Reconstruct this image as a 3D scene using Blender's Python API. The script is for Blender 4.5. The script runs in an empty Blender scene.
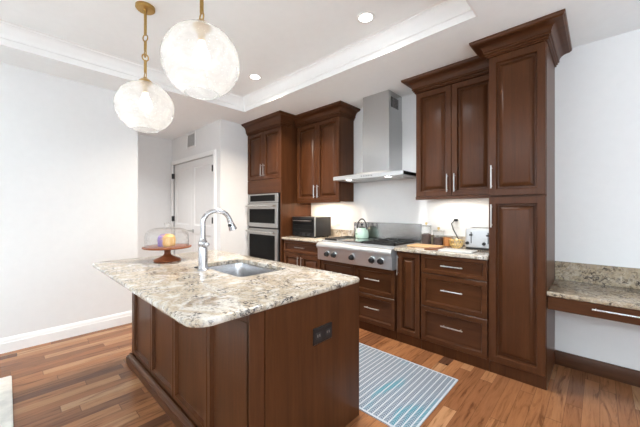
import bpy, bmesh, math, random
from mathutils import Vector, Matrix
random.seed(7)
C = bpy.context.scene.collection
S = bpy.context.scene
PI = math.pi

# ------------------------------------------------------------------ camera, world, light, exposure
cam = bpy.data.cameras.new('camera'); camo = bpy.data.objects.new('camera', cam); C.objects.link(camo)
camo.location = (0, 0, 1.36); camo.rotation_euler = (PI/2, 0, 0.757)
cam.sensor_width = 36; cam.lens = 16.664; cam.shift_y = -0.0047; cam.clip_start = 0.05
S.camera = camo
S.view_settings.view_transform = 'Standard'; S.view_settings.look = 'None'
S.view_settings.gamma = 1; S.view_settings.use_curve_mapping = False
S.view_settings.exposure = 0.57
w = bpy.data.worlds.new('daylight'); S.world = w; w.use_nodes = True
w.node_tree.nodes['Background'].inputs[0].default_value = (0.86, 0.93, 1.0, 1)
w.node_tree.nodes['Background'].inputs[1].default_value = 1.2

def area(name, loc, rot, sx, sy, energy, col=(1, 1, 1)):
    l = bpy.data.lights.new(name, 'AREA'); l.shape = 'RECTANGLE'; l.size = sx; l.size_y = sy
    l.energy = energy; l.color = col
    o = bpy.data.objects.new(name, l); C.objects.link(o); o.location = loc; o.rotation_euler = rot
    return o
# daylight in the openings of the near wall (y = -3.2) and of the right wall (x = 2.9)
area('window_daylight', (-2.6, -3.15, 1.5), (PI/2+0.45, 0, PI), 2.4, 2.0, 365, (0.80, 0.91, 1.0))
area('window_daylight', (0.9, -3.15, 1.5), (PI/2+0.45, 0, PI), 2.4, 2.0, 365, (0.80, 0.91, 1.0))
area('window_daylight', (2.85, -0.9, 1.5), (PI/2+0.45, 0, PI/2), 2.4, 2.0, 32, (0.80, 0.91, 1.0))
area('window_daylight', (2.85, 1.7, 1.5), (PI/2+0.45, 0, PI/2), 1.2, 1.8, 30, (0.80, 0.91, 1.0))

# ------------------------------------------------------------------ materials
def new_mat(name):
    m = bpy.data.materials.new(name); m.use_nodes = True
    nt = m.node_tree; return m, nt, nt.nodes['Principled BSDF']
def N(nt, t, **kw):
    n = nt.nodes.new(t)
    for k, v in kw.items(): setattr(n, k, v)
    return n
def ramp(nt, fac, stops):
    r = N(nt, 'ShaderNodeValToRGB'); cr = r.color_ramp
    while len(cr.elements) < len(stops): cr.elements.new(0.5)
    for e, (p, c) in zip(cr.elements, stops): e.position = p; e.color = (*c, 1)
    nt.links.new(fac, r.inputs[0]); return r.outputs[0]
def mixc(nt, fac, a, b, mode='MIX'):
    m = N(nt, 'ShaderNodeMix', data_type='RGBA', blend_type=mode)
    for sock, v in ((m.inputs[0], fac), (m.inputs[6], a), (m.inputs[7], b)):
        if hasattr(v, 'links'): nt.links.new(v, sock)
        elif isinstance(v, (int, float)): sock.default_value = v
        else: sock.default_value = (*v, 1)
    return m.outputs[2]
def coords(nt, scale=(1, 1, 1), rot=(0, 0, 0), kind='Object'):
    t = N(nt, 'ShaderNodeTexCoord'); mp = N(nt, 'ShaderNodeMapping')
    mp.inputs['Scale'].default_value = scale; mp.inputs['Rotation'].default_value = rot
    nt.links.new(t.outputs[kind], mp.inputs[0]); return mp.outputs[0]
def noise(nt, vec, scale, detail=4, rough=0.55, dist=0):
    n = N(nt, 'ShaderNodeTexNoise'); n.inputs['Scale'].default_value = scale
    n.inputs['Detail'].default_value = detail; n.inputs['Roughness'].default_value = rough
    n.inputs['Distortion'].default_value = dist
    nt.links.new(vec, n.inputs['Vector']); return n.outputs[0]
def bump(nt, b, h, strength, dist=0.002):
    n = N(nt, 'ShaderNodeBump'); n.inputs['Strength'].default_value = strength
    n.inputs['Distance'].default_value = dist
    nt.links.new(h, n.inputs['Height']); nt.links.new(n.outputs[0], b.inputs['Normal'])
def plain(name, col, rough=0.5, metal=0, spec=0.5, coat=0, mottled=0.04, emit=None, es=0):
    m, nt, b = new_mat(name)
    v = noise(nt, coords(nt), 14, 3)
    lo = tuple(max(0, c*(1-mottled)) for c in col); hi = tuple(min(1, c*(1+mottled)) for c in col)
    nt.links.new(ramp(nt, v, [(0.3, lo), (0.7, hi)]), b.inputs['Base Color'])
    b.inputs['Roughness'].default_value = rough; b.inputs['Metallic'].default_value = metal
    b.inputs['Specular IOR Level'].default_value = spec; b.inputs['Coat Weight'].default_value = coat
    b.inputs['Coat Roughness'].default_value = 0.15
    if emit: b.inputs['Emission Color'].default_value = (*emit, 1); b.inputs['Emission Strength'].default_value = es
    return m
def wood(name, dark, mid, light, axis='Z', rough=0.3):
    m, nt, b = new_mat(name)
    sc = {'Z': (14, 14, 0.9), 'X': (0.9, 14, 14), 'Y': (14, 0.9, 14)}[axis]
    v = coords(nt, sc)
    n1 = noise(nt, v, 1.2, 6, 0.6, 0.6); n2 = noise(nt, v, 7, 3, 0.6)
    c = ramp(nt, n1, [(0.25, dark), (0.5, mid), (0.78, light)])
    c = mixc(nt, 0.25, c, ramp(nt, n2, [(0.3, dark), (0.7, light)]))
    nt.links.new(c, b.inputs['Base Color']); b.inputs['Roughness'].default_value = rough
    b.inputs['Specular IOR Level'].default_value = 0.2
    bump(nt, b, n2, 0.05, 0.001)
    return m
def granite(name, cream, beige, brown, grey, dark, dark_amt, rough=0.12, tint=0.5, k=1.0):
    m, nt, b = new_mat(name)
    v = coords(nt)
    big = noise(nt, v, 4.0*k, 5, 0.6, 1.2)
    c = ramp(nt, big, [(0.34, cream), (0.5, beige), (0.62, cream), (0.74, brown)])
    mid = noise(nt, v, 26, 6, 0.7, 1.0)
    c = mixc(nt, ramp(nt, mid, [(0.52, (0, 0, 0)), (0.66, (tint,)*3)]), c, brown)
    g = noise(nt, v, 38, 4, 0.75, 0.5)
    c = mixc(nt, ramp(nt, g, [(0.56, (0, 0, 0)), (0.66, (0.7,)*3)]), c, grey)
    where = noise(nt, v, 6.5*k, 3, 0.6, 0.8)
    fl = noise(nt, v, 62, 4, 0.7, 0.3)
    mask = mixc(nt, 1.0, ramp(nt, where, [(0.44, (0.15,)*3), (0.62, (1, 1, 1))]), ramp(nt, fl, [(dark_amt, (0, 0, 0)), (dark_amt+0.06, (0.95,)*3)]), 'MULTIPLY')
    c = mixc(nt, mask, c, dark)
    nt.links.new(c, b.inputs['Base Color']); b.inputs['Roughness'].default_value = rough
    b.inputs['Specular IOR Level'].default_value = 0.5
    return m
def steel(name, col, rough, axis='X', metal=1.0):
    m, nt, b = new_mat(name)
    sc = {'X': (1, 90, 90), 'Z': (90, 90, 1), 'Y': (90, 1, 90)}[axis]
    n = noise(nt, coords(nt, sc), 3, 3)
    nt.links.new(ramp(nt, n, [(0.3, tuple(c*0.93 for c in col)), (0.7, col)]), b.inputs['Base Color'])
    b.inputs['Metallic'].default_value = metal
    mr = N(nt, 'ShaderNodeMapRange'); nt.links.new(n, mr.inputs[0]); mr.inputs[3].default_value = rough*0.85; mr.inputs[4].default_value = rough*1.15
    nt.links.new(mr.outputs[0], b.inputs['Roughness'])
    return m
def glass_mat(name, tint, haze, hazecol, gloss_rough=0.03, seeds=False, edge=0.45, power=4.0):
    # thin clear glass: mostly see-through, some haze in the glass and a clear surface reflection
    m = bpy.data.materials.new(name); m.use_nodes = True; nt = m.node_tree
    nt.nodes.remove(nt.nodes['Principled BSDF']); out = nt.nodes['Material Output']
    tr = N(nt, 'ShaderNodeBsdfTransparent'); tr.inputs[0].default_value = (*tint, 1)
    df = N(nt, 'ShaderNodeBsdfTranslucent'); df.inputs[0].default_value = (*hazecol, 1)
    dd = N(nt, 'ShaderNodeBsdfDiffuse'); dd.inputs[0].default_value = (*hazecol, 1)
    dm = N(nt, 'ShaderNodeMixShader'); nt.links.new(df.outputs[0], dm.inputs[1]); nt.links.new(dd.outputs[0], dm.inputs[2]); dm.inputs[0].default_value = 0.5
    m1 = N(nt, 'ShaderNodeMixShader'); nt.links.new(tr.outputs[0], m1.inputs[1]); nt.links.new(dm.outputs[0], m1.inputs[2])
    m1.inputs[0].default_value = haze
    gl = N(nt, 'ShaderNodeBsdfGlossy'); gl.inputs['Roughness'].default_value = gloss_rough
    lw = N(nt, 'ShaderNodeLayerWeight'); lw.inputs[0].default_value = 0.5
    fr = N(nt, 'ShaderNodeMath', operation='POWER'); nt.links.new(lw.outputs['Facing'], fr.inputs[0]); fr.inputs[1].default_value = power
    fm = N(nt, 'ShaderNodeMath', operation='MULTIPLY_ADD'); nt.links.new(fr.outputs[0], fm.inputs[0]); fm.inputs[1].default_value = edge; fm.inputs[2].default_value = 0.03
    m2 = N(nt, 'ShaderNodeMixShader'); nt.links.new(fm.outputs[0], m2.inputs[0])
    nt.links.new(m1.outputs[0], m2.inputs[1]); nt.links.new(gl.outputs[0], m2.inputs[2])
    nt.links.new(m2.outputs[0], out.inputs[0])
    if seeds:
        v = coords(nt)
        vo = N(nt, 'ShaderNodeTexVoronoi'); vo.inputs['Scale'].default_value = 75; nt.links.new(v, vo.inputs['Vector'])
        sd = ramp(nt, vo.outputs['Distance'], [(0.06, (1, 1, 1)), (0.2, (0, 0, 0))])
        sw = noise(nt, v, 9, 3, 0.6, 1.5)
        hz = mixc(nt, 0.35, ramp(nt, sw, [(0.3, (haze*0.85,)*3), (0.7, (haze*1.12,)*3)]), sd, 'SCREEN')
        nt.links.new(hz, m1.inputs[0])
    return m

M = {}
M['wall'] = plain('wall_paint', (0.795, 0.795, 0.79), 0.65, spec=0.25, mottled=0.01)
M['ceiling'] = plain('ceiling_paint', (0.91, 0.935, 0.94), 0.8, spec=0.2, mottled=0.01)
M['trim'] = plain('white_trim_paint', (0.87, 0.87, 0.86), 0.35, mottled=0.01)
M['door'] = plain('white_door_paint', (0.80, 0.80, 0.79), 0.4, mottled=0.01)
M['wood'] = wood('cherry_wood', (0.046, 0.0157, 0.0058), (0.074, 0.0257, 0.0094), (0.104, 0.0390, 0.0152), 'Z')
M['wood_h'] = wood('cherry_wood_crosswise', (0.046, 0.0157, 0.0058), (0.074, 0.0257, 0.0094), (0.104, 0.0390, 0.0152), 'X')
M['granite'] = granite('cream_granite', (0.68, 0.65, 0.595), (0.46, 0.385, 0.285), (0.27, 0.195, 0.125), (0.27, 0.28, 0.305), (0.035, 0.03, 0.035), 0.505)
M['granite_desk'] = granite('brown_granite', (0.52, 0.44, 0.34), (0.38, 0.30, 0.20), (0.20, 0.13, 0.075), (0.30, 0.27, 0.24), (0.04, 0.03, 0.025), 0.47, tint=0.6, k=2.6)
M['steel'] = steel('brushed_steel', (0.50, 0.51, 0.52), 0.36, 'X', 0.6)
M['oven_steel'] = steel('oven_steel', (0.40, 0.395, 0.39), 0.3, 'X', 0.8)
M['sink_steel'] = steel('sink_steel', (0.55, 0.55, 0.56), 0.24, 'X')
M['steel_dark'] = steel('polished_grey_steel', (0.42, 0.42, 0.42), 0.22, 'X')
M['steel_v'] = steel('brushed_steel_upright', (0.50, 0.50, 0.50), 0.24, 'Z')
M['nickel'] = steel('satin_nickel', (0.56, 0.56, 0.55), 0.28, 'Z')
M['chrome'] = steel('faucet_steel', (0.55, 0.55, 0.57), 0.27, 'Z')
M['brass'] = steel('aged_brass', (0.52, 0.34, 0.12), 0.3, 'Z')
M['black'] = plain('black_plastic', (0.012, 0.012, 0.013), 0.3)
M['black_glass'] = plain('black_oven_glass', (0.012, 0.012, 0.012), 0.1, spec=0.03)
M['iron'] = plain('cast_iron', (0.02, 0.02, 0.021), 0.5)
M['charcoal'] = plain('charcoal_metal', (0.045, 0.045, 0.047), 0.32, metal=0.6)
M['globe'] = glass_mat('seeded_glass', (1, 1, 1), 0.33, (0.95, 0.95, 0.93), 0.06, seeds=True)
M['clear'] = glass_mat('clear_glass', (0.97, 0.98, 0.98), 0.07, (0.95, 0.95, 0.95), edge=0.8, power=2.4)
M['bulb'] = plain('lit_bulb', (1, 1, 1), 0.4, emit=(1.0, 0.95, 0.86), es=5)
M['lens'] = plain('lit_lens', (1, 1, 1), 0.4, emit=(1.0, 0.97, 0.92), es=9)
M['mint'] = plain('mint_enamel', (0.40, 0.56, 0.47), 0.25, coat=0.4)
M['white'] = plain('white_plastic', (0.78, 0.78, 0.76), 0.4)
M['marble'] = plain('white_marble', (0.58, 0.575, 0.56), 0.25, mottled=0.1)
M['board'] = wood('maple_board', (0.42, 0.24, 0.11), (0.52, 0.32, 0.16), (0.62, 0.41, 0.23), 'X', 0.5)
M['walnut'] = wood('walnut_board', (0.10, 0.035, 0.015), (0.16, 0.06, 0.028), (0.2, 0.08, 0.04), 'X', 0.45)
M['stand'] = wood('reddish_acacia', (0.14, 0.035, 0.014), (0.25, 0.075, 0.03), (0.36, 0.13, 0.055), 'X', 0.3)
M['copper'] = plain('tan_copper', (0.50, 0.22, 0.08), 0.3, metal=0.6, mottled=0.2)
M['gold'] = plain('gold_wire', (0.75, 0.56, 0.24), 0.3, metal=0.8)
M['coffee'] = plain('dark_coffee', (0.045, 0.018, 0.014), 0.7, mottled=0.5)
M['dark'] = plain('dark_gap', (0.01, 0.009, 0.008), 0.8)

def floor_mat():
    m, nt, b = new_mat('hardwood_planks')
    t = N(nt, 'ShaderNodeTexCoord'); sp = N(nt, 'ShaderNodeSeparateXYZ'); nt.links.new(t.outputs['Object'], sp.inputs[0])
    def math_(op, a, c=None):
        n = N(nt, 'ShaderNodeMath', operation=op)
        for i, v in enumerate((a, c)):
            if v is None: continue
            if hasattr(v, 'links'): nt.links.new(v, n.inputs[i])
            else: n.inputs[i].default_value = v
        return n.outputs[0]
    W = 0.088
    xs = math_('DIVIDE', sp.outputs[0], W); row = math_('FLOOR', xs); fx = math_('FRACT', xs)
    wn = N(nt, 'ShaderNodeTexWhiteNoise', noise_dimensions='1D'); nt.links.new(row, wn.inputs['W'])
    off = math_('MULTIPLY', wn.outputs['Value'], 17.0)
    ys = math_('ADD', math_('DIVIDE', sp.outputs[1], 1.0), off); col = math_('FLOOR', ys); fy = math_('FRACT', ys)
    cb = N(nt, 'ShaderNodeCombineXYZ'); nt.links.new(row, cb.inputs[0]); nt.links.new(col, cb.inputs[1])
    w2 = N(nt, 'ShaderNodeTexWhiteNoise', noise_dimensions='3D'); nt.links.new(cb.outputs[0], w2.inputs['Vector'])
    base = ramp(nt, w2.outputs['Value'], [(0.0, (0.11, 0.048, 0.027)), (0.07, (0.25, 0.103, 0.045)), (0.5, (0.33, 0.14, 0.058)), (0.82, (0.39, 0.175, 0.076)), (1.0, (0.49, 0.265, 0.135))])
    sh = N(nt, 'ShaderNodeVectorMath', operation='ADD'); nt.links.new(t.outputs['Object'], sh.inputs[0])
    k = N(nt, 'ShaderNodeVectorMath', operation='SCALE'); nt.links.new(w2.outputs['Color'], k.inputs[0]); k.inputs['Scale'].default_value = 9
    nt.links.new(k.outputs[0], sh.inputs[1])
    mp = N(nt, 'ShaderNodeMapping'); mp.inputs['Scale'].default_value = (18, 1.6, 1); nt.links.new(sh.outputs[0], mp.inputs[0])
    g1 = noise(nt, mp.outputs[0], 1.0, 5, 0.65, 1.6); g2 = noise(nt, mp.outputs[0], 5, 3, 0.6, 0.3)
    grain = ramp(nt, g1, [(0.34, (0.36, 0.30, 0.27)), (0.47, (0.9, 0.88, 0.86)), (0.62, (1.0, 1.0, 1.0))])
    c = mixc(nt, 0.8, base, grain, 'MULTIPLY')
    c = mixc(nt, 0.3, c, ramp(nt, g2, [(0.35, (0.6, 0.55, 0.5)), (0.6, (1, 1, 1))]), 'MULTIPLY')
    e1 = math_('GREATER_THAN', math_('ABSOLUTE', math_('SUBTRACT', fx, 0.5)), 0.485)
    e2 = math_('GREATER_THAN', math_('ABSOLUTE', math_('SUBTRACT', fy, 0.5)), 0.4975)
    gap = math_('MAXIMUM', e1, e2)
    c = mixc(nt, math_('MULTIPLY', gap, 0.55), c, (0.05, 0.02, 0.01))
    nt.links.new(c, b.inputs['Base Color']); b.inputs['Roughness'].default_value = 0.27; b.inputs['Specular IOR Level'].default_value = 0.3
    return m
M['floor'] = floor_mat()

def mat_rug():
    m, nt, b = new_mat('blue_white_woven_mat')
    t = N(nt, 'ShaderNodeTexCoord'); sp = N(nt, 'ShaderNodeSeparateXYZ'); nt.links.new(t.outputs['Object'], sp.inputs[0])
    def mt(op, a, c=None, d=None):
        n = N(nt, 'ShaderNodeMath', operation=op)
        for i, v in enumerate((a, c, d)):
            if v is None: continue
            if hasattr(v, 'links'): nt.links.new(v, n.inputs[i])
            else: n.inputs[i].default_value = v
        return n.outputs[0]
    xs = mt('DIVIDE', sp.outputs[0], 0.040); fx = mt('FRACT', xs)
    line = mt('GREATER_THAN', mt('ABSOLUTE', mt('SUBTRACT', fx, 0.5)), 0.40)     # pale stripe between bands
    tri = mt('ABSOLUTE', mt('SUBTRACT', fx, 0.5))
    zz = mt('FRACT', mt('ADD', mt('DIVIDE', sp.outputs[1], 0.018), mt('MULTIPLY', tri, 1.6)))
    dash = mt('GREATER_THAN', zz, 0.5)
    blot = noise(nt, coords(nt, (1.5, 0.6, 1)), 3.2, 3, 0.5, 0.6)
    blue = ramp(nt, blot, [(0.45, (0.115, 0.145, 0.19)), (0.60, (0.11, 0.16, 0.21)), (0.68, (0.05, 0.20, 0.26))])
    ground = ramp(nt, blot, [(0.45, (0.31, 0.34, 0.38)), (0.60, (0.28, 0.325, 0.375)), (0.68, (0.17, 0.30, 0.36))])
    c = mixc(nt, dash, blue, ground)
    c = mixc(nt, line, c, (0.50, 0.53, 0.56))
    nt.links.new(c, b.inputs['Base Color']); b.inputs['Roughness'].default_value = 0.85
    b.inputs['Specular IOR Level'].default_value = 0.2
    return m
M['rug'] = mat_rug()
M['rug_white'] = plain('cream_wool', (0.80, 0.765, 0.70), 0.95, spec=0.1, mottled=0.12)

def cake_mat():
    m, nt, b = new_mat('purple_gold_icing')
    v = coords(nt, rot=(0, 0, -0.757))
    s = N(nt, 'ShaderNodeSeparateXYZ'); nt.links.new(v, s.inputs[0])
    n = noise(nt, v, 22, 3, 0.6, 1.5)
    ad = N(nt, 'ShaderNodeMath', operation='MULTIPLY_ADD'); nt.links.new(s.outputs[0], ad.inputs[0]); ad.inputs[1].default_value = 9.0
    nt.links.new(n, ad.inputs[2])
    nt.links.new(ramp(nt, ad.outputs[0], [(0.3, (0.25, 0.15, 0.45)), (0.47, (0.42, 0.26, 0.42)), (0.54, (0.72, 0.33, 0.06)), (0.85, (0.80, 0.50, 0.16))]), b.inputs['Base Color'])
    b.inputs['Roughness'].default_value = 0.4
    return m
M['cake'] = cake_mat()

# ------------------------------------------------------------------ helpers
class MB:
    def __init__(s): s.v = []; s.f = []
    def add(s, vs, fs):
        k = len(s.v); s.v += [tuple(p) for p in vs]; s.f += [tuple(i+k for i in f) for f in fs]; return s
    def box(s, x0, y0, z0, x1, y1, z1):
        return s.add([(x0, y0, z0), (x1, y0, z0), (x1, y1, z0), (x0, y1, z0), (x0, y0, z1), (x1, y0, z1), (x1, y1, z1), (x0, y1, z1)],
                     [(3, 2, 1, 0), (4, 5, 6, 7), (0, 1, 5, 4), (1, 2, 6, 5), (2, 3, 7, 6), (3, 0, 4, 7)])
    def loops(s, loops, cap0=True, cap1=True, close=False):
        n = len(loops[0]); vs = [p for l in loops for p in l]; fs = []
        m = len(loops)
        for i in range(m if close else m-1):
            a, b = i*n, ((i+1) % m)*n
            for j in range(n): fs.append((a+j, a+(j+1) % n, b+(j+1) % n, b+j))
        if not close:
            if cap0: fs.append(tuple(range(n-1, -1, -1)))
            if cap1: fs.append(tuple((m-1)*n+j for j in range(n)))
        return s.add(vs, fs)
    def lathe(s, prof, c=(0, 0, 0), axis='Z', n=32, cap0=True, cap1=True):
        L = []
        for r, h in prof:
            r = max(r, 0.0004); ring = []
            for j in range(n):
                a = 2*PI*j/n; p, q = r*math.cos(a), r*math.sin(a)
                if axis == 'Z': ring.append((c[0]+p, c[1]+q, c[2]+h))
                elif axis == 'Y': ring.append((c[0]+p, c[1]+h, c[2]-q))
                else: ring.append((c[0]+h, c[1]+p, c[2]+q))
            L.append(ring)
        return s.loops(L, cap0, cap1)
    def tube(s, pts, r, n=10, closed=False):
        P = [Vector(p) for p in pts]; m = len(P); L = []
        rr = r if isinstance(r, (list, tuple)) else [r]*m
        t0 = None; u = None
        for i in range(m):
            if closed: t = (P[(i+1) % m]-P[i-1]).normalized()
            else: t = (P[min(i+1, m-1)]-P[max(i-1, 0)]).normalized()
            if u is None:
                u = t.cross(Vector((0, 0, 1)) if abs(t.z) < 0.9 else Vector((1, 0, 0))).normalized()
            else: u = (u-t*u.dot(t)).normalized()
            v = t.cross(u)
            L.append([P[i]+(u*math.cos(2*PI*j/n)+v*math.sin(2*PI*j/n))*rr[i] for j in range(n)])
        return s.loops(L, close=closed)
    def panel(s, o, U, V, Nn, w, h, prof):
        # nested rectangles: prof = [(inset, depth)...] seen from the front, first is the back edge
        o, U, V, Nn = Vector(o), Vector(U), Vector(V), Vector(Nn); L = []
        for i, d in prof:
            L.append([o+U*i+V*i+Nn*d, o+U*(w-i)+V*i+Nn*d, o+U*(w-i)+V*(h-i)+Nn*d, o+U*i+V*(h-i)+Nn*d])
        return s.loops(L)
    def sweep(s, path, prof, closed=False, out=1):
        # path: list of (x, y); prof: list of (outward offset, z); mitred corners; outward = right of travel * out
        P = [Vector(p) for p in path]; m = len(P); L = []
        for i in range(m):
            if closed or 0 < i < m-1:
                a = (P[i]-P[i-1]).normalized(); b = (P[(i+1) % m]-P[i]).normalized()
                na, nb = Vector((a.y, -a.x)), Vector((b.y, -b.x)); k = (na+nb); k = k/(k.length_squared/2) if k.length > 1e-6 else na
            else:
                d = (P[1]-P[0]) if i == 0 else (P[-1]-P[-2]); d.normalize(); k = Vector((d.y, -d.x))
            k = k*out
            L.append([(P[i].x+k.x*q, P[i].y+k.y*q, z) for q, z in prof])
        return s.loops(L, close=closed)
    def build(s, name, mat, parent=None, loc=None, angle=35, bev=0, sub=0):
        # vertices are given in world space; the object's origin is its parent's, or loc
        r = parent
        if r is not None:
            while r.parent: r = r.parent
            off = r.location
        else: off = Vector(loc) if loc is not None else Vector((0, 0, 0))
        me = bpy.data.meshes.new(name)
        me.from_pydata([tuple(Vector(p)-off) for p in s.v], [], s.f)
        bm = bmesh.new(); bm.from_mesh(me); bmesh.ops.recalc_face_normals(bm, faces=bm.faces); bm.to_mesh(me); bm.free()
        for p in me.polygons: p.use_smooth = True
        me.set_sharp_from_angle(angle=math.radians(angle))
        me.materials.append(mat)
        o = bpy.data.objects.new(name, me); C.objects.link(o)
        if parent is not None: o.parent = parent
        else: o.location = off
        if bev:
            b = o.modifiers.new('soft_edges', 'BEVEL'); b.width = bev; b.segments = 2; b.limit_method = 'ANGLE'; b.angle_limit = math.radians(40)
        if sub:
            b = o.modifiers.new('smooth', 'SUBSURF'); b.levels = sub; b.render_levels = sub
        return o
def tag(o, label, cat, group=None):
    o['label'] = label; o['category'] = cat
    if group: o['group'] = group
    return o
def thing(name, label, cat, loc, group=None):
    o = bpy.data.objects.new(name, None); C.objects.link(o); o.location = loc; o.empty_display_size = 0.1
    return tag(o, label, cat, group)
def struct(name, mb, mat, **k):
    o = mb.build(name, mat, **k); o['kind'] = 'structure'; return o
def rrect(x0, y0, x1, y1, r, ins=0, seg=8):
    # counterclockwise rounded rectangle; r = radii at (x0y0, x1y0, x1y1, x0y1)
    if not isinstance(r, (list, tuple)): r = [r]*4
    out = []
    for (cx, cy, sx, sy, a0), R in zip(((x0, y0, 1, 1, PI), (x1, y0, -1, 1, 1.5*PI), (x1, y1, -1, -1, 0), (x0, y1, 1, -1, 0.5*PI)), r):
        for k in range(seg+1):
            a = a0+0.5*PI*k/seg
            out.append((cx+sx*R+(R-ins)*math.cos(a), cy+sy*R+(R-ins)*math.sin(a)))
    return out
def slab_rounded(mb, x0, y0, x1, y1, r, z0, z1, e=0.006, seg=6):
    L = []
    for ins, z in ((e, z0), (e*0.3, z0+e*0.3), (0, z0+e), (0, z1-e), (e*0.3, z1-e*0.3), (e, z1)):
        L.append([(x, y, z) for x, y in rrect(x0, y0, x1, y1, r, ins, seg)])
    return mb.loops(L)
RAISED = [(0, -0.0305), (0, -0.003), (0.003, 0), (0.052, 0), (0.056, -0.006), (0.058, -0.026), (0.072, -0.026), (0.102, -0.004), (0.106, -0.003)]
RECESS = [(0, -0.0305), (0, -0.003), (0.003, 0), (0.042, 0), (0.046, -0.008), (0.051, -0.024)]
SLIM = [(0, -0.0305), (0, -0.003), (0.003, 0), (0.032, 0), (0.036, -0.008), (0.040, -0.022)]
FLAT = [(0, -0.02), (0, -0.003), (0.003, 0)]
X_, Y_, Z_, NY = (1, 0, 0), (0, 1, 0), (0, 0, 1), (0, -1, 0)
def front(parent, name, x0, x1, z0, z1, y, prof, mat):
    return MB().panel((x0, y, z0), X_, Z_, NY, x1-x0, z1-z0, prof).build(name, mat, parent)
def pull(parent, x, z, y, length, vertical=True, r=0.0055, off=0.03):
    mb = MB(); h = length/2; k = h-0.02
    if vertical:
        mb.tube([(x, y-off, z-h), (x, y-off, z+h)], r); q = [(x, z-k), (x, z+k)]
    else:
        mb.tube([(x-h, y-off, z), (x+h, y-off, z)], r); q = [(x-k, z), (x+k, z)]
    for a, b in q: mb.tube([(a, y+0.0005, b), (a, y-off, b)], r*0.8, 8)
    return mb.build('handle', M['nickel'], parent)

# ------------------------------------------------------------------ room shell
ZC, ZT = 2.765, 2.95            # lower ceiling and raised tray
XL, YW, XR, YN = -4.146, 3.36, 2.9, -3.2
struct('floor', MB().box(-6.4, YN-0.12, -0.06, XR+0.12, YW+0.12, 0.0), M['floor'])
TX0, TX1, TY0, TY1 = -3.70, -0.64, -1.7, 2.345
cb = MB()
cb.box(-6.4, YN-0.12, ZC, TX0, YW+0.12, ZC+0.3); cb.box(TX1, YN-0.12, ZC, XR+0.12, YW+0.12, ZC+0.3)
cb.box(TX0, TY1, ZC, TX1, YW+0.12, ZC+0.3); cb.box(TX0, YN-0.12, ZC, TX1, TY0, ZC+0.3)
cb.box(TX0, TY0, ZT, TX1, TY1, ZC+0.3)
struct('ceiling', cb, M['ceiling'])
crown_in = [(0.0, ZC), (0.012, ZC), (0.012, ZC+0.055), (0.02, ZC+0.06), (0.02, ZC+0.085), (0.028, ZC+0.1), (0.040, ZC+0.135), (0.056, ZC+0.158), (0.07, ZC+0.166), (0.07, ZC+0.178), (0.084, ZC+0.182), (0.084, ZT), (0, ZT)]
struct('trim_1', MB().sweep([(TX0, TY0), (TX0, TY1), (TX1, TY1), (TX1, TY0)], crown_in, closed=True), M['trim'])
struct('wall_left', MB().box(XL-0.12, YN-0.12, 0, XL, 1.114, ZC), M['wall'])
struct('wall_rear', MB().box(-4.25, YW, 0, XR+0.12, YW+0.12, ZC), M['wall'])
struct('wall_recess', MB().box(-4.37, 2.386, 0, -4.25, YW+0.12, ZC), M['wall'])
HX, HY = -6.2, 2.266
DX0, DX1, DZ = -6.11, -4.45, 2.25
hw = MB().box(HX-0.12, HY, 0, DX0, HY+0.12, ZC).box(DX1, HY, 0, -4.25, HY+0.12, ZC).box(DX0, HY, DZ, DX1, HY+0.12, ZC)
struct('wall_hall_rear', hw, M['wall'])
struct('wall_hall_left', MB().box(HX-0.12, -0.2, 0, HX, HY, ZC), M['wall'])
struct('wall_hall_front', MB().box(HX-0.12, -0.32, 0, XL-0.12, -0.2, ZC), M['wall'])
# near wall and right wall with window openings (behind the camera)
nw = MB()
for x0, x1 in ((XL-0.12, -3.8), (-1.4, -0.3), (2.1, XR+0.12)): nw.box(x0, YN-0.12, 0, x1, YN, ZC)
for x0, x1 in ((-3.8, -1.4), (-0.3, 2.1)): nw.box(x0, YN-0.12, 0, x1, YN, 0.5); nw.box(x0, YN-0.12, 2.5, x1, YN, ZC)
struct('wall_near', nw, M['wall'])
rw = MB()
for y0, y1 in ((YN, -2.1), (0.3, 1.1), (2.3, YW)): rw.box(XR, y0, 0, XR+0.12, y1, ZC)
for y0, y1 in ((-2.1, 0.3), (1.1, 2.3)): rw.box(XR, y0, 0, XR+0.12, y1, 0.5); rw.box(XR, y0, 2.5, XR+0.12, y1, ZC)
struct('wall_right', rw, M['wall'])
bb = [(0, 0), (0.018, 0), (0.018, 0.092), (0.014, 0.096), (0.012, 0.118), (0.007, 0.136), (0, 0.142)]
struct('baseboard_left', MB().sweep([(XL, YN), (XL, 1.114)], bb), M['trim'])
struct('baseboard_rear', MB().sweep([(-0.29, YW), (XR, YW)], [(0, 0), (0.02, 0), (0.02, 0.105), (0.012, 0.118), (0, 0.12)]), M['wood_h'])
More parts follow.
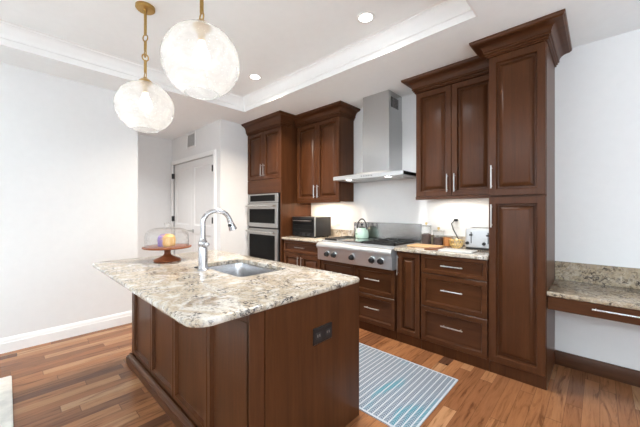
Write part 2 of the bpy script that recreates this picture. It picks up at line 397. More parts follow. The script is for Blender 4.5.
# hall double door with casing
csg = MB()
for pth in ([(DX0-0.07, HY), (DX0, HY)], [(DX1, HY), (DX1+0.07, HY)]):
    csg.box(pth[0][0], HY-0.018, 0, pth[1][0], HY+0.02, DZ)
    csg.box(pth[0][0]+0.012, HY-0.026, 0, pth[1][0]-0.012, HY-0.018, DZ)
csg.box(DX0-0.07, HY-0.018, DZ, DX1+0.07, HY+0.02, DZ+0.075); csg.box(DX0-0.06, HY-0.028, DZ+0.012, DX1+0.06, HY-0.018, DZ+0.063)
struct('trim_2', csg, M['trim'])
mid = -5.33
def hall_door(name, x0, x1, hinge_x, lever):
    mb = MB(); w = x1-x0; st = 0.12
    mb.box(x0, HY+0.035, 0.012, x1, HY+0.045, DZ-0.004)
    yf = HY+0.012
    for a, b, c, d in ((x0, x0+st, 0.012, DZ-0.004), (x1-st, x1, 0.012, DZ-0.004), (x0+st, x1-st, 0.012, 0.25), (x0+st, x1-st, 0.95, 1.1), (x0+st, x1-st, DZ-0.13, DZ-0.004)):
        mb.box(a, yf, c, b, HY+0.036, d)
    for c, d in ((0.25, 0.95), (1.1, DZ-0.13)):
        mb.panel((x0+st, yf, c), X_, Z_, NY, w-2*st, d-c, [(0, -0.024), (0, -0.002), (0.012, -0.012), (0.03, -0.014), (0.06, -0.008)])
    dr = struct(name, mb, M['door'])
    for hz in (0.28, 1.2, 2.03):
        MB().tube([(hinge_x, HY-0.032, hz-0.05), (hinge_x, HY-0.032, hz+0.05)], 0.009).box(hinge_x-0.012, HY-0.03, hz-0.05, hinge_x+0.012, HY+0.012, hz+0.05).build('hinge', M['charcoal'], dr)
    if lever:
        h = MB().lathe([(0.03, 0), (0.03, -0.012), (0.012, -0.02), (0.012, -0.05)], (lever, HY+0.011, 1.0), 'Y', 20)
        h.tube([(lever, HY-0.04, 1.0), (lever-0.06, HY-0.045, 1.0), (lever-0.14, HY-0.04, 1.003)], 0.011)
        h.build('door_handle', M['nickel'], dr)
    return dr
hall_door('door_1', DX0+0.005, mid-0.002, DX0+0.004, None)
hall_door('door_2', mid+0.002, DX1-0.005, DX1-0.004, mid+0.09)
# air vent over the hall door
v = thing('air_vent', 'white louvred return air vent high above the hall door', 'vent', (-5.29, HY, 2.61))
fr = MB()
for a in ((-5.47, -5.44, 2.475, 2.745), (-5.14, -5.11, 2.475, 2.745), (-5.44, -5.14, 2.475, 2.505), (-5.44, -5.14, 2.715, 2.745)):
    fr.box(a[0], HY-0.014, a[2], a[1], HY-0.0005, a[3])
fr.build('frame', M['trim'], v)
MB().box(-5.44, HY-0.003, 2.505, -5.14, HY-0.0005, 2.715).build('backing', plain('vent_grey', (0.55, 0.55, 0.54), 0.8), v)
sl = MB()
for k in range(9):
    x = -5.43+k*0.0355
    sl.add([(x, HY-0.003, 2.505), (x+0.02, HY-0.012, 2.505), (x+0.023, HY-0.011, 2.505), (x+0.003, HY-0.002, 2.505), (x, HY-0.003, 2.715), (x+0.02, HY-0.012, 2.715), (x+0.023, HY-0.011, 2.715), (x+0.003, HY-0.002, 2.715)],
           [(3, 2, 1, 0), (4, 5, 6, 7), (0, 1, 5, 4), (1, 2, 6, 5), (2, 3, 7, 6), (3, 0, 4, 7)])
sl.build('louvres', M['trim'], v)

# recessed lights in the raised ceiling
def downlight(x, y, label, energy=16, z=ZT, col=(0.97, 0.99, 1.0)):
    t = thing('recessed_light', label, 'light', (x, y, z), 'recessed ceiling lights')
    MB().lathe([(0.052, -0.001), (0.075, -0.001), (0.078, -0.004), (0.072, -0.008), (0.055, -0.006)], (x, y, z), n=32, cap0=False, cap1=False).build('trim_ring', M['trim'], t)
    MB().lathe([(0.0, -0.004), (0.054, -0.004), (0.054, -0.001), (0, -0.001)], (x, y, z), n=32).build('lens', M['lens'], t)
    l = bpy.data.lights.new('recessed_lamp', 'AREA'); l.shape = 'DISK'; l.size = 0.12; l.energy = energy; l.color = col; l.spread = math.radians(130)
    o = bpy.data.objects.new('recessed_lamp', l); C.objects.link(o); o.parent = t; o.location = (0, 0, -0.02)
    return t
downlight(-1.40, 2.03, 'lit recessed ceiling light nearer the range hood side, right one')
downlight(-2.98, 2.03, 'lit recessed ceiling light seen just right of the large globe pendant', 32, ZT, (1.0, 0.87, 0.72))
downlight(-5.2, 0.7, 'added unseen recessed ceiling light that brightens the hall beyond the wall opening', 20, ZC)  # out of view, added to brighten the hall and its door

# ------------------------------------------------------------------ island
ZI0, ZI1 = 0.884, 0.916
isl = thing('kitchen_island', 'dark cherry wood kitchen island base with panelled front and plain end', 'kitchen island', (-2.1, 1.2, 0))
BX0, BX1, BY0, BY1 = -3.035, -1.165, 0.77, 1.612
ib = MB()
kx0, kx1, ky0, ky1 = -2.44, -1.70, 1.04, 1.51       # the cabinet is open under the sink
ib.box(BX0, BY0+0.022, 0, BX1-0.03, ky0, ZI0-0.001); ib.box(BX0, ky0, 0, kx0, BY1, ZI0-0.001); ib.box(kx1, ky0, 0, BX1-0.02, BY1, ZI0-0.001)
ib.box(kx0, ky1, 0, kx1, BY1, ZI0-0.001); ib.box(kx0, ky0, 0, kx1, ky1, 0.6)
ib.build('body', M['wood'], isl)
xs = [-3.005, -2.542, -2.089, -1.597, -1.176]
for a, b in zip(xs[:-1], xs[1:]):
    pf = [(0, -0.021), (0, -0.003), (0.003, 0), (0.034, 0), (0.037, -0.010), (0.043, -0.020), (0.05, -0.020)]
    MB().panel((a, BY0, 0.095), X_, Z_, NY, b-a-0.005, 0.835-0.095, pf).build('front_panel', M['wood'], isl)
MB().box(BX0, BY0, 0.838, BX1-0.032, BY0+0.0225, ZI0-0.001).build('top_rail', M['wood_h'], isl)
MB().box(BX0, BY0-0.001, 0.0, xs[0]-0.003, BY0+0.022, 0.838).build('end_stile', M['wood'], isl)
# bevelled corner post between the panelled front and the plain end
post = [(BX1-0.012, BY0), (BX1-0.002, BY0+0.06), (BX1-0.002, BY0+0.078), (BX1-0.03, BY0+0.078), (BX1-0.03, BY0+0.0)]
MB().loops([[(x, y, z) for x, y in post] for z in (0.0, ZI0-0.001)]).build('corner_post', M['wood'], isl)
MB().box(BX1-0.0205, BY0+0.082, 0.0, BX1, BY1, ZI0-0.001).build('end_panel', M['wood'], isl)
mld = [(0, 0), (0.036, 0), (0.036, 0.060), (0.031, 0.062), (0.028, 0.070), (0.020, 0.079), (0.010, 0.083), (0.010, 0.088), (0, 0.088)]
MB().sweep([(BX0-0.0, BY1), (BX0, BY0), (BX1-0.03, BY0)], mld).build('base_moulding', M['wood_h'], isl)
# black outlet on the end panel
op = MB(); slab = [(0, 0), (0, 0.005), (0.003, 0.008)]
op.panel((BX1, 1.175, 0.605), Y_, Z_, X_, 0.157, 0.092, slab)
pw = op.build('outlet_plate', M['black'], isl)
for yy in (1.213, 1.292):
    s_ = MB().box(BX1+0.0075, yy-0.022, 0.633, BX1+0.010, yy+0.022, 0.669)
    s_.build('socket', plain('socket_face', (0.03, 0.03, 0.03), 0.5), pw)
    MB().box(BX1+0.0098, yy-0.010, 0.645, BX1+0.0108, yy-0.006, 0.66).box(BX1+0.0098, yy+0.006, 0.645, BX1+0.0108, yy+0.010, 0.66).build('slots', M['nickel'], pw)
# island slab with the sink cut out
IC = (-3.16, 0.495, -1.15, 1.63); R4 = [0.085, 0.095, 0.05, 0.05]
SK = (-2.41, 1.065, -1.73, 1.485)
bm = bmesh.new()
lv = [(0.012, ZI0), (0.004, ZI0+0.003), (0, ZI0+0.010), (0, ZI1-0.010), (0.004, ZI1-0.003), (0.012, ZI1)]
def ring(pts, z): return [bm.verts.new((x, y, z)) for x, y in pts]
ol = [ring(rrect(*IC, R4, i, 10), z) for i, z in lv]
hl = [ring(rrect(*SK, 0.06, -i, 8), z) for i, z in ((0.0, ZI0), (0.0, ZI1-0.003), (0.003, ZI1))]
def strip(a, b):
    n = len(a)
    for j in range(n): bm.faces.new((a[j], a[(j+1) % n], b[(j+1) % n], b[j]))
for L in (ol, hl):
    for a, b in zip(L[:-1], L[1:]): strip(a, b)
for a, b in ((ol[0], hl[0]), (ol[-1], hl[-1])):
    ed = []
    for r_ in (a, b):
        for j in range(len(r_)):
            e = bm.edges.get((r_[j], r_[(j+1) % len(r_)])); ed.append(e)
    bmesh.ops.triangle_fill(bm, use_beauty=True, use_dissolve=False, edges=ed)
bmesh.ops.recalc_face_normals(bm, faces=bm.faces)
me = bpy.data.meshes.new('island_countertop'); bm.to_mesh(me); bm.free()
for p in me.polygons: p.use_smooth = True
me.set_sharp_from_angle(angle=math.radians(40)); me.materials.append(M['granite'])
o = bpy.data.objects.new('island_countertop', me); C.objects.link(o)
tag(o, 'cream and brown speckled granite slab on the kitchen island', 'countertop')
# undermount sink
sk = thing('sink', 'stainless steel undermount sink set in the island granite', 'sink', ((SK[0]+SK[2])/2, (SK[1]+SK[3])/2, ZI0))
sb = MB(); L = []
for i, z, r in ((-0.012, ZI0-0.002, 0.06), (0.004, ZI0-0.002, 0.06), (0.008, ZI0-0.02, 0.06), (0.02, 0.70, 0.06), (0.045, 0.682, 0.05), (0.1, 0.678, 0.03)):
    L.append([(x, y, z) for x, y in rrect(SK[0]+i, SK[1]+i, SK[2]-i, SK[3]-i, r, 0, 6)])
sb.loops(L, cap0=False)
bo = sb.build('basin', M['sink_steel'], sk)
sm = bo.modifiers.new('thickness', 'SOLIDIFY'); sm.thickness = 0.002; sm.offset = 1
MB().lathe([(0.0, 0.002), (0.035, 0.002), (0.043, 0.004), (0.045, 0.0008)], (-2.07, 1.3, 0.678), n=24).build('drain', M['chrome'], sk)
# faucet
fx, fy = -2.153, 1.007
fa = thing('faucet', 'tall stainless gooseneck pull-down kitchen faucet beside the island sink', 'faucet', (fx, fy, ZI1))
MB().lathe([(0.040, 0), (0.040, 0.006), (0.035, 0.012), (0.033, 0.05), (0.032, 0.16), (0.027, 0.175), (0.03, 0.18), (0.034, 0.197), (0.03, 0.214), (0.024, 0.222), (0.021, 0.24)], (fx, fy, ZI1), n=28).build('base', M['chrome'], fa)
arc = [(fx, fy, ZI1+0.23), (fx, fy, ZI1+0.34)]
rad = 0.104; zc = ZI1+0.352
for k in range(0, 15):
    a = PI-k*(PI*0.93)/14
    arc.append((fx+0.010*(1+math.cos(a)), fy+rad+rad*math.cos(a), zc+rad*0.86*math.sin(a)))
MB().tube(arc, 0.0185, 14).build('spout', M['chrome'], fa)
e = Vector(arc[-1]); d = (Vector(arc[-1])-Vector(arc[-2])).normalized()
MB().tube([e-d*0.004, e+d*0.02, e+d*0.022, e+d*0.062, e+d*0.085, e+d*0.088], [0.0205, 0.0205, 0.022, 0.028, 0.032, 0.026], 16).build('spray_head', M['chrome'], fa)
bt = e+d*0.048
MB().lathe([(0.0, -0.014), (0.011, -0.012), (0.013, 0), (0.011, 0.012), (0, 0.014)], (bt.x+0.012, bt.y-0.02, bt.z+0.0), 'Y', 12).build('spray_button', M['black'], fa)
MB().lathe([(0.013, 0), (0.013, 0.03), (0.018, 0.034), (0.016, 0.05), (0.0, 0.053)], (fx+0.024, fy, ZI1+0.195), 'X', 16).build('valve', M['chrome'], fa)
# small air switch button on the slab
tag(MB().lathe([(0.0, 0), (0.022, 0), (0.022, 0.006), (0.016, 0.01), (0, 0.0105)], (-2.27, 1.015, ZI1), n=20).build('air_switch', M['charcoal'], loc=(-2.27, 1.015, ZI1)), 'small dark round switch button on the granite left of the faucet base', 'switch')
# cake stand, dome and cake
cx, cy = -2.80, 0.985
cs = thing('cake_stand', 'reddish wooden pedestal cake stand on the island granite', 'cake stand', (cx, cy, ZI1))
MB().lathe([(0.0, 0), (0.108, 0), (0.112, 0.008), (0.10, 0.018), (0.06, 0.034), (0.034, 0.048), (0.026, 0.062), (0.026, 0.085), (0.034, 0.1), (0.04, 0.108)], (cx, cy, ZI1), n=36).build('pedestal', M['stand'], cs)
MB().lathe([(0.0, 0.108), (0.15, 0.108), (0.19, 0.112), (0.198, 0.118), (0.198, 0.124), (0.192, 0.128), (0.0, 0.126)], (cx, cy, ZI1), n=48).build('plate', M['stand'], cs)
zp = ZI1+0.1285
dm = thing('glass_dome', 'clear glass cake dome standing on the wooden cake stand', 'dome', (cx, cy, zp))
prof = [(0.178, 0), (0.179, 0.06), (0.177, 0.09), (0.169, 0.118), (0.152, 0.140), (0.125, 0.153), (0.09, 0.160), (0.045, 0.163), (0.012, 0.164)]
db = MB().lathe(prof, (cx, cy, zp), n=56, cap0=False).build('dome', M['clear'], dm)
MB().lathe([(0.012, 0.163), (0.011, 0.172), (0.02, 0.178), (0.027, 0.192), (0.022, 0.205), (0.008, 0.211), (0, 0.2115)], (cx, cy, zp), n=24).build('knob', M['clear'], dm)
MB().tube([(cx+0.178*math.cos(a*PI/28), cy+0.178*math.sin(a*PI/28), zp+0.003) for a in range(56)], 0.003, 6, closed=True).build('rim', M['clear'], dm)
ck = MB().lathe([(0.0, 0), (0.066, 0), (0.072, 0.012), (0.070, 0.03), (0.074, 0.055), (0.068, 0.085), (0.05, 0.102), (0.02, 0.108), (0, 0.108)], (cx-0.005, cy-0.005, zp), n=28).build('cake', M['cake'], loc=(cx-0.005, cy-0.005, zp))
tag(ck, 'small round purple and golden treat under the glass dome', 'cake')

# ------------------------------------------------------------------ cabinets along the rear wall
YF, YC, YB = 2.772, 2.803, YW-0.002      # door faces, carcass front, carcass back
ZK, ZB, ZTOP = 0.106, 0.944, 0.977
def crown(parent, path, z0, z1, out, o=1):
    h = z1-z0
    pr = [(-0.01, z0), (0.010, z0), (0.013, z0+0.004), (0.010, z0+0.011), (0.010, z0+0.014), (0.020, z0+0.015), (0.023, z0+0.020), (0.020, z0+0.028), (0.020, z0+0.031), (0.031, z0+0.032), (0.034, z0+0.038), (0.031, z0+0.046), (0.031, z0+0.05)]
    for k in range(6):
        t = k/5; a = t*PI/2
        pr.append((0.034+(out-0.05)*(1-math.cos(a)), z0+0.054+(h-0.085)*math.sin(a)))
    pr += [(out-0.012, z1-0.026), (out-0.004, z1-0.022), (out, z1-0.012), (out, z1), (-0.01, z1)]
    return MB().sweep(path, pr, out=o).build('crown_moulding', M['wood_h'], parent)

# --- pantry
PX0, PX1 = -0.680, -0.292
pn = thing('pantry_cabinet', 'tall dark cherry pantry cabinet with crown, right end of the run', 'cabinet', (-0.486, 3.07, 0))
MB().box(PX0, YC, 0, PX1, YB, 2.70).build('carcass', M['wood'], pn)
PR = RAISED
dL = front(pn, 'door', PX0+0.004, PX1-0.003, ZK+0.002, 1.468, YF, PR, M['wood'])
pull(dL, PX0+0.027, 1.316, YF, 0.19)
dU = front(pn, 'door', PX0+0.004, PX1-0.003, 1.482, 2.632, YF, PR, M['wood'])
pull(dU, PX0+0.027, 1.638, YF, 0.19)
crown(pn, [(PX0, 2.924), (PX0, YC-0.022), (PX1, YC-0.022), (PX1, YB)], 2.636, ZC-0.002, 0.118)
# --- wide drawer base
def base_cab(label, x0, x1, loc_y=3.07):
    t = thing('base_cabinet', label, 'cabinet', ((x0+x1)/2, loc_y, 0), 'base cabinets under the counters')
    return t
wd = base_cab('dark cherry base cabinet with three wide drawers beside the tall pantry', -1.272, -0.682)
MB().box(-1.272, YC, 0, -0.682, YB, ZB).build('carcass', M['wood'], wd)
for z0, z1, pf in ((0.762, 0.938, SLIM), (0.444, 0.756, RECESS), (ZK, 0.438, RECESS)):
    d = front(wd, 'drawer', -1.266, -0.688, z0, z1, YF, pf, M['wood_h'])
    pull(d, -0.972, (z0+z1)/2 + (0.0 if z1 > 0.9 else 0.025), YF, 0.19, False)
# --- narrow pull-out
nb = base_cab('narrow dark cherry pull-out base cabinet with raised panel beside the range', -1.545, -1.276)
MB().box(-1.545, YC, 0, -1.276, YB, ZB).build('carcass', M['wood'], nb)
d = front(nb, 'door', -1.521, -1.282, ZK, 0.932, YF, [(0, -0.0305), (0, -0.003), (0.003, 0), (0.045, 0), (0.049, -0.006), (0.051, -0.026), (0.060, -0.026), (0.088, -0.003)], M['wood'])
pull(d, -1.508, 0.80, YF, 0.20)
# --- drawers below the rangetop
rb = base_cab('dark cherry base cabinet with deep drawers under the steel rangetop', -2.605, -1.549)
MB().box(-2.605, YC, 0, -1.549, YB, 0.738).build('carcass', M['wood'], rb)
for x0, x1 in ((-2.600, -2.082), (-2.076, -1.554)):
    for z0, z1 in ((0.433, 0.732), (ZK, 0.427)):
        d = front(rb, 'drawer', x0, x1, z0, z1, YF, RECESS, M['wood_h']); pull(d, (x0+x1)/2, (z0+z1)/2+0.02, YF, 0.19, False)
# --- left base
lb = base_cab('dark cherry base cabinet under the toaster oven with drawer and two doors', -3.366, -2.609)
MB().box(-3.366, YC, 0, -2.609, YB, ZB).build('carcass', M['wood'], lb)
d = front(lb, 'drawer', -3.35, -2.62, 0.762, 0.934, YF, SLIM, M['wood_h']); pull(d, -2.985, 0.85, YF, 0.19, False)
for x0, x1, hx in ((-3.35, -2.988, -3.02), (-2.982, -2.62, -2.95)):
    d = front(lb, 'door', x0, x1, ZK, 0.756, YF, RAISED, M['wood']); pull(d, hx, 0.64, YF, 0.17)
# --- counters
def counter(label, x0, x1, bs0, bs1, bl):
    c = ((x0+x1)/2, 3.06, ZB)
    tag(slab_rounded(MB(), x0, YF-0.025, x1, YB, 0.004, ZB, ZTOP, 0.006, 2).build('countertop', M['granite'], loc=c), label, 'countertop')
    c = ((bs0+bs1)/2, YB, ZTOP)
    tag(MB().box(bs0, YB-0.022, ZTOP+0.0005, bs1, YB, ZTOP+0.105).build('backsplash', M['granite'], loc=c), bl, 'backsplash')
counter('cream granite counter under the toaster oven beside the wall oven', -3.366, -2.609, -3.366, -2.503, 'low granite backsplash strip behind the toaster oven')
counter('cream granite counter with toaster and jars beside the tall pantry', -1.545, -0.682, -1.515, -0.682, 'low granite backsplash strip behind the jars and toaster')
# --- tall oven cabinet
OX0, OX1, OYF = -4.248, -3.37, 2.745
oc = thing('oven_cabinet', 'tall cherry wood cabinet housing the wall oven, left end of the run', 'cabinet', (-3.81, 3.05, 0))
ocb = MB().box(OX0, OYF+0.031, 0, OX0+0.02, YB, 2.66).box(OX1-0.02, OYF+0.001, 0, OX1, YB, ZC-0.003).box(OX0+0.02, OYF+0.031, 1.622, OX1-0.02, YB, 2.66)
ocb.box(OX0+0.02, OYF+0.031, 0, OX1-0.02, YB, 0.45).box(OX0+0.02, 3.32, 0.45, OX1-0.02, YB, 1.622)
ocb.build('carcass', M['wood'], oc)
front(oc, 'filler_panel', OX0+0.004, OX1-0.022, 1.625, 1.838, OYF, [(0, -0.0305), (0, -0.003), (0.003, 0)], M['wood_h'])
for x0, x1, hx in ((OX0+0.004, -3.812, -3.845), (-3.808, OX1-0.022, -3.775)):
    d = front(oc, 'door', x0, x1, 1.843, 2.59, OYF, RAISED, M['wood']); pull(d, hx, 1.985, OYF, 0.19)
    front(oc, 'drawer', x0, x1, ZK, 0.44, OYF, RECESS, M['wood_h'])
crown(oc, [(OX0, OYF), (OX1, OYF), (OX1, 2.924)], 2.595, ZC-0.002, 0.116)
# --- wall oven
ov = thing('wall_oven', 'stainless steel double wall oven in the tall cherry cabinet', 'oven', (-3.81, 3.0, 0.455))
VX0, VX1 = OX0+0.025, OX1-0.07
MB().box(VX0, OYF+0.012, 0.455, VX1, 3.30, 1.618).build('housing', M['charcoal'], ov)
cp = MB().panel((VX0, OYF-0.004, 1.483), X_, Z_, NY, VX1-VX0, 0.135, [(0, -0.016), (0, 0), (0.003, 0.003)]).build('control_panel', M['oven_steel'], ov)
MB().box(VX0+0.07, OYF-0.0095, 1.503, VX1-0.07, OYF-0.0068, 1.598).build('display', M['black_glass'], cp)
for z0, z1, w0, w1, nm in ((1.10, 1.476, 1.165, 1.385, 'microwave_door'), (0.46, 1.077, 0.55, 0.985, 'oven_door')):
    d = MB().panel((VX0, OYF-0.012, z0), X_, Z_, NY, VX1-VX0, z1-z0, [(0, -0.022), (0, 0), (0.003, 0.004)]).build(nm, M['oven_steel'], ov)
    MB().box(VX0+0.06, OYF-0.0185, w0, VX1-0.06, OYF-0.0158, w1).build('window', M['black_glass'], d)
    hz = z1-0.045
    MB().tube([(VX0+0.03, OYF-0.06, hz), (VX1-0.03, OYF-0.06, hz)], 0.013, 12).tube([(VX0+0.06, OYF-0.015, hz), (VX0+0.06, OYF-0.06, hz)], 0.01).tube([(VX1-0.06, OYF-0.015, hz), (VX1-0.06, OYF-0.06, hz)], 0.01).build('handle', M['nickel'], d)
# --- upper cabinets
UF, UC = 3.032, 3.063
def upper(label, x0, x1, d0, dm, d1, z0, z1, hz, path, power, col):
    t = thing('upper_cabinet', label, 'cabinet', ((x0+x1)/2, 3.2, z0), 'upper wall cabinets')
    MB().box(x0, UC, z0+0.012, x1, YB, ZC-0.003).build('carcass', M['wood'], t)
    for a, b, hx in ((d0, dm-0.002, dm-0.035), (dm+0.002, d1, dm+0.035)):
        d = front(t, 'door', a, b, z0+0.03, z1, UF, RAISED, M['wood']); pull(d, hx, hz, UF, 0.18)
    lr = MB().box(x0, UF+0.002, z0-0.004, x1, UF+0.0305, z0+0.028)
    lr.build('light_rail', M['wood_h'], t)
    crown(t, path, z1+0.008, ZC-0.002, 0.116)
    s = MB().box(x0+0.12, 3.15, z0+0.004, x1-0.12, 3.19, z0+0.0115).build('light_strip', plain('lit_strip', (1, 1, 1), 0.5, emit=(1.0, 0.93, 0.82), es=6), t)
    l = bpy.data.lights.new('strip_lamp', 'AREA'); l.shape = 'RECTANGLE'; l.size = (x1-x0)-0.25; l.size_y = 0.04; l.energy = power; l.color = col
    q = bpy.data.objects.new('strip_lamp', l); C.objects.link(q); q.parent = t; q.location = (0, -0.03, -0.002)
    return t
upper('cherry upper cabinet with two doors between oven cabinet and range hood', -3.366, -2.52, -3.345, -2.93, -2.524, 1.472, 2.615, 1.63,
      [(-3.366, UC-0.022), (-2.52, UC-0.022), (-2.52, YB)], 4.0, (1, 0.74, 0.48))
upper('cherry upper cabinet with two doors between range hood and tall pantry', -1.445, -0.682, -1.441, -1.072, -0.684, 1.478, 2.612, 1.635,
      [(-1.445, YB), (-1.445, UC-0.022), (-0.682, UC-0.022)], 1.5, (1, 0.93, 0.82))

# ------------------------------------------------------------------ range hood
hd = thing('range_hood', 'stainless steel chimney range hood on the wall above the rangetop', 'range hood', (-1.96, 3.36, 1.745))
hx0, hx1, hy = -2.50, -1.52, 2.895
hb = MB()
lo = lambda x0, y0, x1, z: [(x0, y0, z), (x1, y0, z), (x1, YB, z), (x0, YB, z)]
hb.loops([lo(hx0+0.02, hy+0.02, hx1-0.02, 1.742), lo(hx0, hy, hx1, 1.744), lo(hx0, hy, hx1, 1.788), lo(hx0+0.01, hy+0.01, hx1-0.01, 1.793), lo(-2.20, 3.0, -1.74, 1.815), lo(-2.19, 3.01, -1.75, 1.828)])
hb.build('canopy', M['steel'], hd)
MB().box(-2.15, 3.045, 1.826, -1.775, YB, 2.46).build('lower_chimney', M['steel_v'], hd)
uc = MB().box(-2.145, 3.05, 2.455, -1.78, YB, ZC-0.001).build('upper_chimney', M['steel_v'], hd)
sv = MB()
for k in range(6): sv.box(-1.7805, 3.10+k*0.03, 2.58, -1.7785, 3.117+k*0.03, 2.70)
sv.build('vent_slots', M['dark'], uc)
for x in (-2.30, -1.74):
    MB().lathe([(0.0, -0.003), (0.028, -0.003), (0.034, -0.001), (0.034, 0.002)], (x, 2.965, 1.742), n=20).build('hood_light', M['lens'], hd)
flt = MB()
for a, b in ((-2.42, -2.02), (-2.0, -1.6)): flt.box(a, 3.02, 1.738, b, 3.3, 1.7415)
flt.build('grease_filters', M['steel'], hd)
bt = MB()
for k in range(5): bt.lathe([(0.0, -0.003), (0.007, -0.003), (0.008, 0.0)], (-2.06+k*0.035, hy+0.0005, 1.767), 'Y', 10)
bt.build('buttons', M['charcoal'], hd)
MB().box(hx1-0.0005, hy+0.012, 1.75, hx1+0.0008, YB-0.02, 1.784).build('reflection_strip', M['black_glass'], hd)  # dark reflection on the hood's steel side, put in as a black strip
# ------------------------------------------------------------------ rangetop
rg = thing('rangetop', 'stainless steel gas rangetop with black knobs set in the counter', 'rangetop', (-2.077, 3.0, 0.742))
RX0, RX1, RY = -2.603, -1.551, 2.715
prf = [(YF+0.02, 0.742), (RY+0.010, 0.742), (RY, 0.752), (RY-0.004, 0.88), (RY-0.02, 0.895), (RY-0.028, 0.915), (RY-0.024, 0.938), (RY-0.005, 0.956), (RY+0.03, 0.962), (RY+0.05, 0.962), (YB-0.03, 0.962), (YB-0.03, 0.742)]
MB().loops([[(x, y, z) for y, z in prf] for x in (RX0, RX1)]).build('body', M['steel'], rg, angle=50)
tr = MB().box(RX0, 2.79, 0.962, RX0+0.012, YB-0.03, 0.985).box(RX1-0.012, 2.79, 0.962, RX1, YB-0.03, 0.985).box(RX0+0.012, 2.775, 0.962, RX1-0.012, 2.79, 0.985)
tr.build('top_frame', M['steel'], rg)
for kx in (-2.44, -2.33, -2.06, -1.79, -1.68):
    k = MB().lathe([(0.034, 0), (0.034, -0.006), (0.028, -0.01), (0.026, -0.036), (0.022, -0.041), (0, -0.041)], (kx, RY-0.002, 0.824), 'Y', 24).build('knob', M['black'], rg)
    MB().lathe([(0.033, 0.001), (0.043, 0.001), (0.043, -0.005), (0.037, -0.008), (0.033, -0.008)], (kx, RY-0.002, 0.824), 'Y', 28, cap0=False, cap1=False).build('bezel', M['nickel'], k)
def grate(x0, x1):
    g = MB(); zt = 1.005
    for x in (x0+0.012, (x0+x1)/2, x1-0.012): g.box(x-0.007, 2.82, zt-0.022, x+0.007, 3.27, zt)
    for y in (2.827, 3.045, 3.263): g.box(x0+0.005, y-0.007, zt-0.022, x1-0.005, y+0.007, zt)
    for y in (2.935, 3.155):
        g.box(x0+0.02, y-0.005, zt-0.014, x1-0.02, y+0.005, zt); 
        for a in (x0+0.25*(x1-x0), x0+0.75*(x1-x0)): g.box(a-0.005, y-0.09, zt-0.014, a+0.005, y+0.09, zt)
    for x in (x0+0.012, x1-0.012):
        for y in (2.83, 3.26): g.box(x-0.008, y-0.008, 0.9635, x+0.008, y+0.008, zt-0.01)
    go = g.build('grate', M['iron'], rg)
    for y in (2.935, 3.155):
        c = MB().lathe([(0.06, 0), (0.06, 0.006), (0.042, 0.01), (0.042, 0.018), (0.034, 0.024), (0, 0.025)], ((x0+x1)/2, y, 0.9635), n=24); c.build('burner', M['iron'], rg)
grate(-2.585, -2.38); grate(-1.99, -1.57)
gr = MB().box(-2.37, 2.81, 0.9635, -2.0, 3.30, 0.998).box(-2.37, 2.81, 0.998, -2.36, 3.30, 1.004).box(-2.01, 2.81, 0.998, -2.0, 3.30, 1.004)
gr.build('griddle', M['steel_dark'], rg)
MB().box(RX0+0.0125, 2.791, 0.9605, RX1-0.0125, YB-0.031, 0.9632).build('deck', M['charcoal'], rg)
tag(MB().box(-2.50, YB-0.026, 0.979, -1.522, YB, 1.203).build('back_guard', M['steel_dark'], loc=(-2.09, YB, 0.979), bev=0.003), 'stainless steel back guard panel on the wall behind the rangetop', 'back guard')

# ------------------------------------------------------------------ desk at the right
dk = thing('desk_counter', 'brown speckled granite desk top along the wall right of the pantry', 'countertop', (0.4, 3.07, 0.715))
DX_0, DX_1 = PX1+0.002, 1.3
slab_rounded(MB(), DX_0, 2.785, DX_1, YB, 0.004, 0.718, 0.755, 0.008, 2).build('slab', M['granite_desk'], dk)
MB().box(DX_0, YB-0.022, 0.755, DX_1, YB, 0.912).build('backsplash', M['granite_desk'], dk)
dd = thing('desk_drawer_unit', 'shallow dark cherry drawer unit below the brown granite desk top', 'drawer unit', (0.4, 3.07, 0.62))
MB().box(DX_0, 2.822, 0.622, DX_1, YB, 0.717).build('case', M['wood_h'], dd)
fr_ = MB().panel((DX_0+0.004, 2.80, 0.618), X_, Z_, NY, 0.75, 0.096, FLAT).build('drawer', M['wood_h'], dd)
MB().panel((DX_0+0.758, 2.80, 0.618), X_, Z_, NY, DX_1-DX_0-0.76, 0.096, FLAT).build('drawer', M['wood_h'], dd)
pull(fr_, 0.09, 0.678, 2.80, 0.26, False, 0.006)
sp_ = thing('desk_support', 'tall dark cherry support panel at the far end of the desk', 'panel', (1.31, 3.07, 0))
MB().box(DX_1+0.001, 2.80, 0, DX_1+0.02, YB, 0.755).build('panel', M['wood'], sp_)

# ------------------------------------------------------------------ small things on the counters
ZS = ZTOP
# toaster oven
tx0, tx1, ty0, ty1, tz0, tz1 = -3.345, -2.874, 2.94, 3.28, ZS+0.016, ZS+0.292
to = thing('toaster_oven', 'black countertop toaster oven with steel edge beside the wall oven', 'toaster oven', (-3.11, 3.1, ZS))
MB().box(tx0, ty0+0.015, tz0, tx1, ty1, tz1).build('body', M['charcoal'], to, bev=0.008)
ff = MB().box(tx0, ty0, tz0, tx1, ty0+0.0145, tz1).build('face', M['black'], to, bev=0.003)
dr = MB().box(tx0+0.02, ty0-0.01, tz0+0.055, tx1-0.02, ty0-0.0005, tz1-0.035).build('door', M['black_glass'], to)
MB().tube([(tx0+0.05, ty0-0.035, tz1-0.055), (tx1-0.05, ty0-0.035, tz1-0.055)], 0.007).tube([(tx0+0.06, ty0-0.009, tz1-0.055), (tx0+0.06, ty0-0.035, tz1-0.055)], 0.005).tube([(tx1-0.06, ty0-0.009, tz1-0.055), (tx1-0.06, ty0-0.035, tz1-0.055)], 0.005).build('handle', M['nickel'], dr)
rk = MB()
for zz in (0.1, 0.16, 0.2): rk.tube([(tx0+0.045, ty0-0.0108, tz0+zz), (tx1-0.045, ty0-0.0104, tz0+zz)], 0.0012, 6)
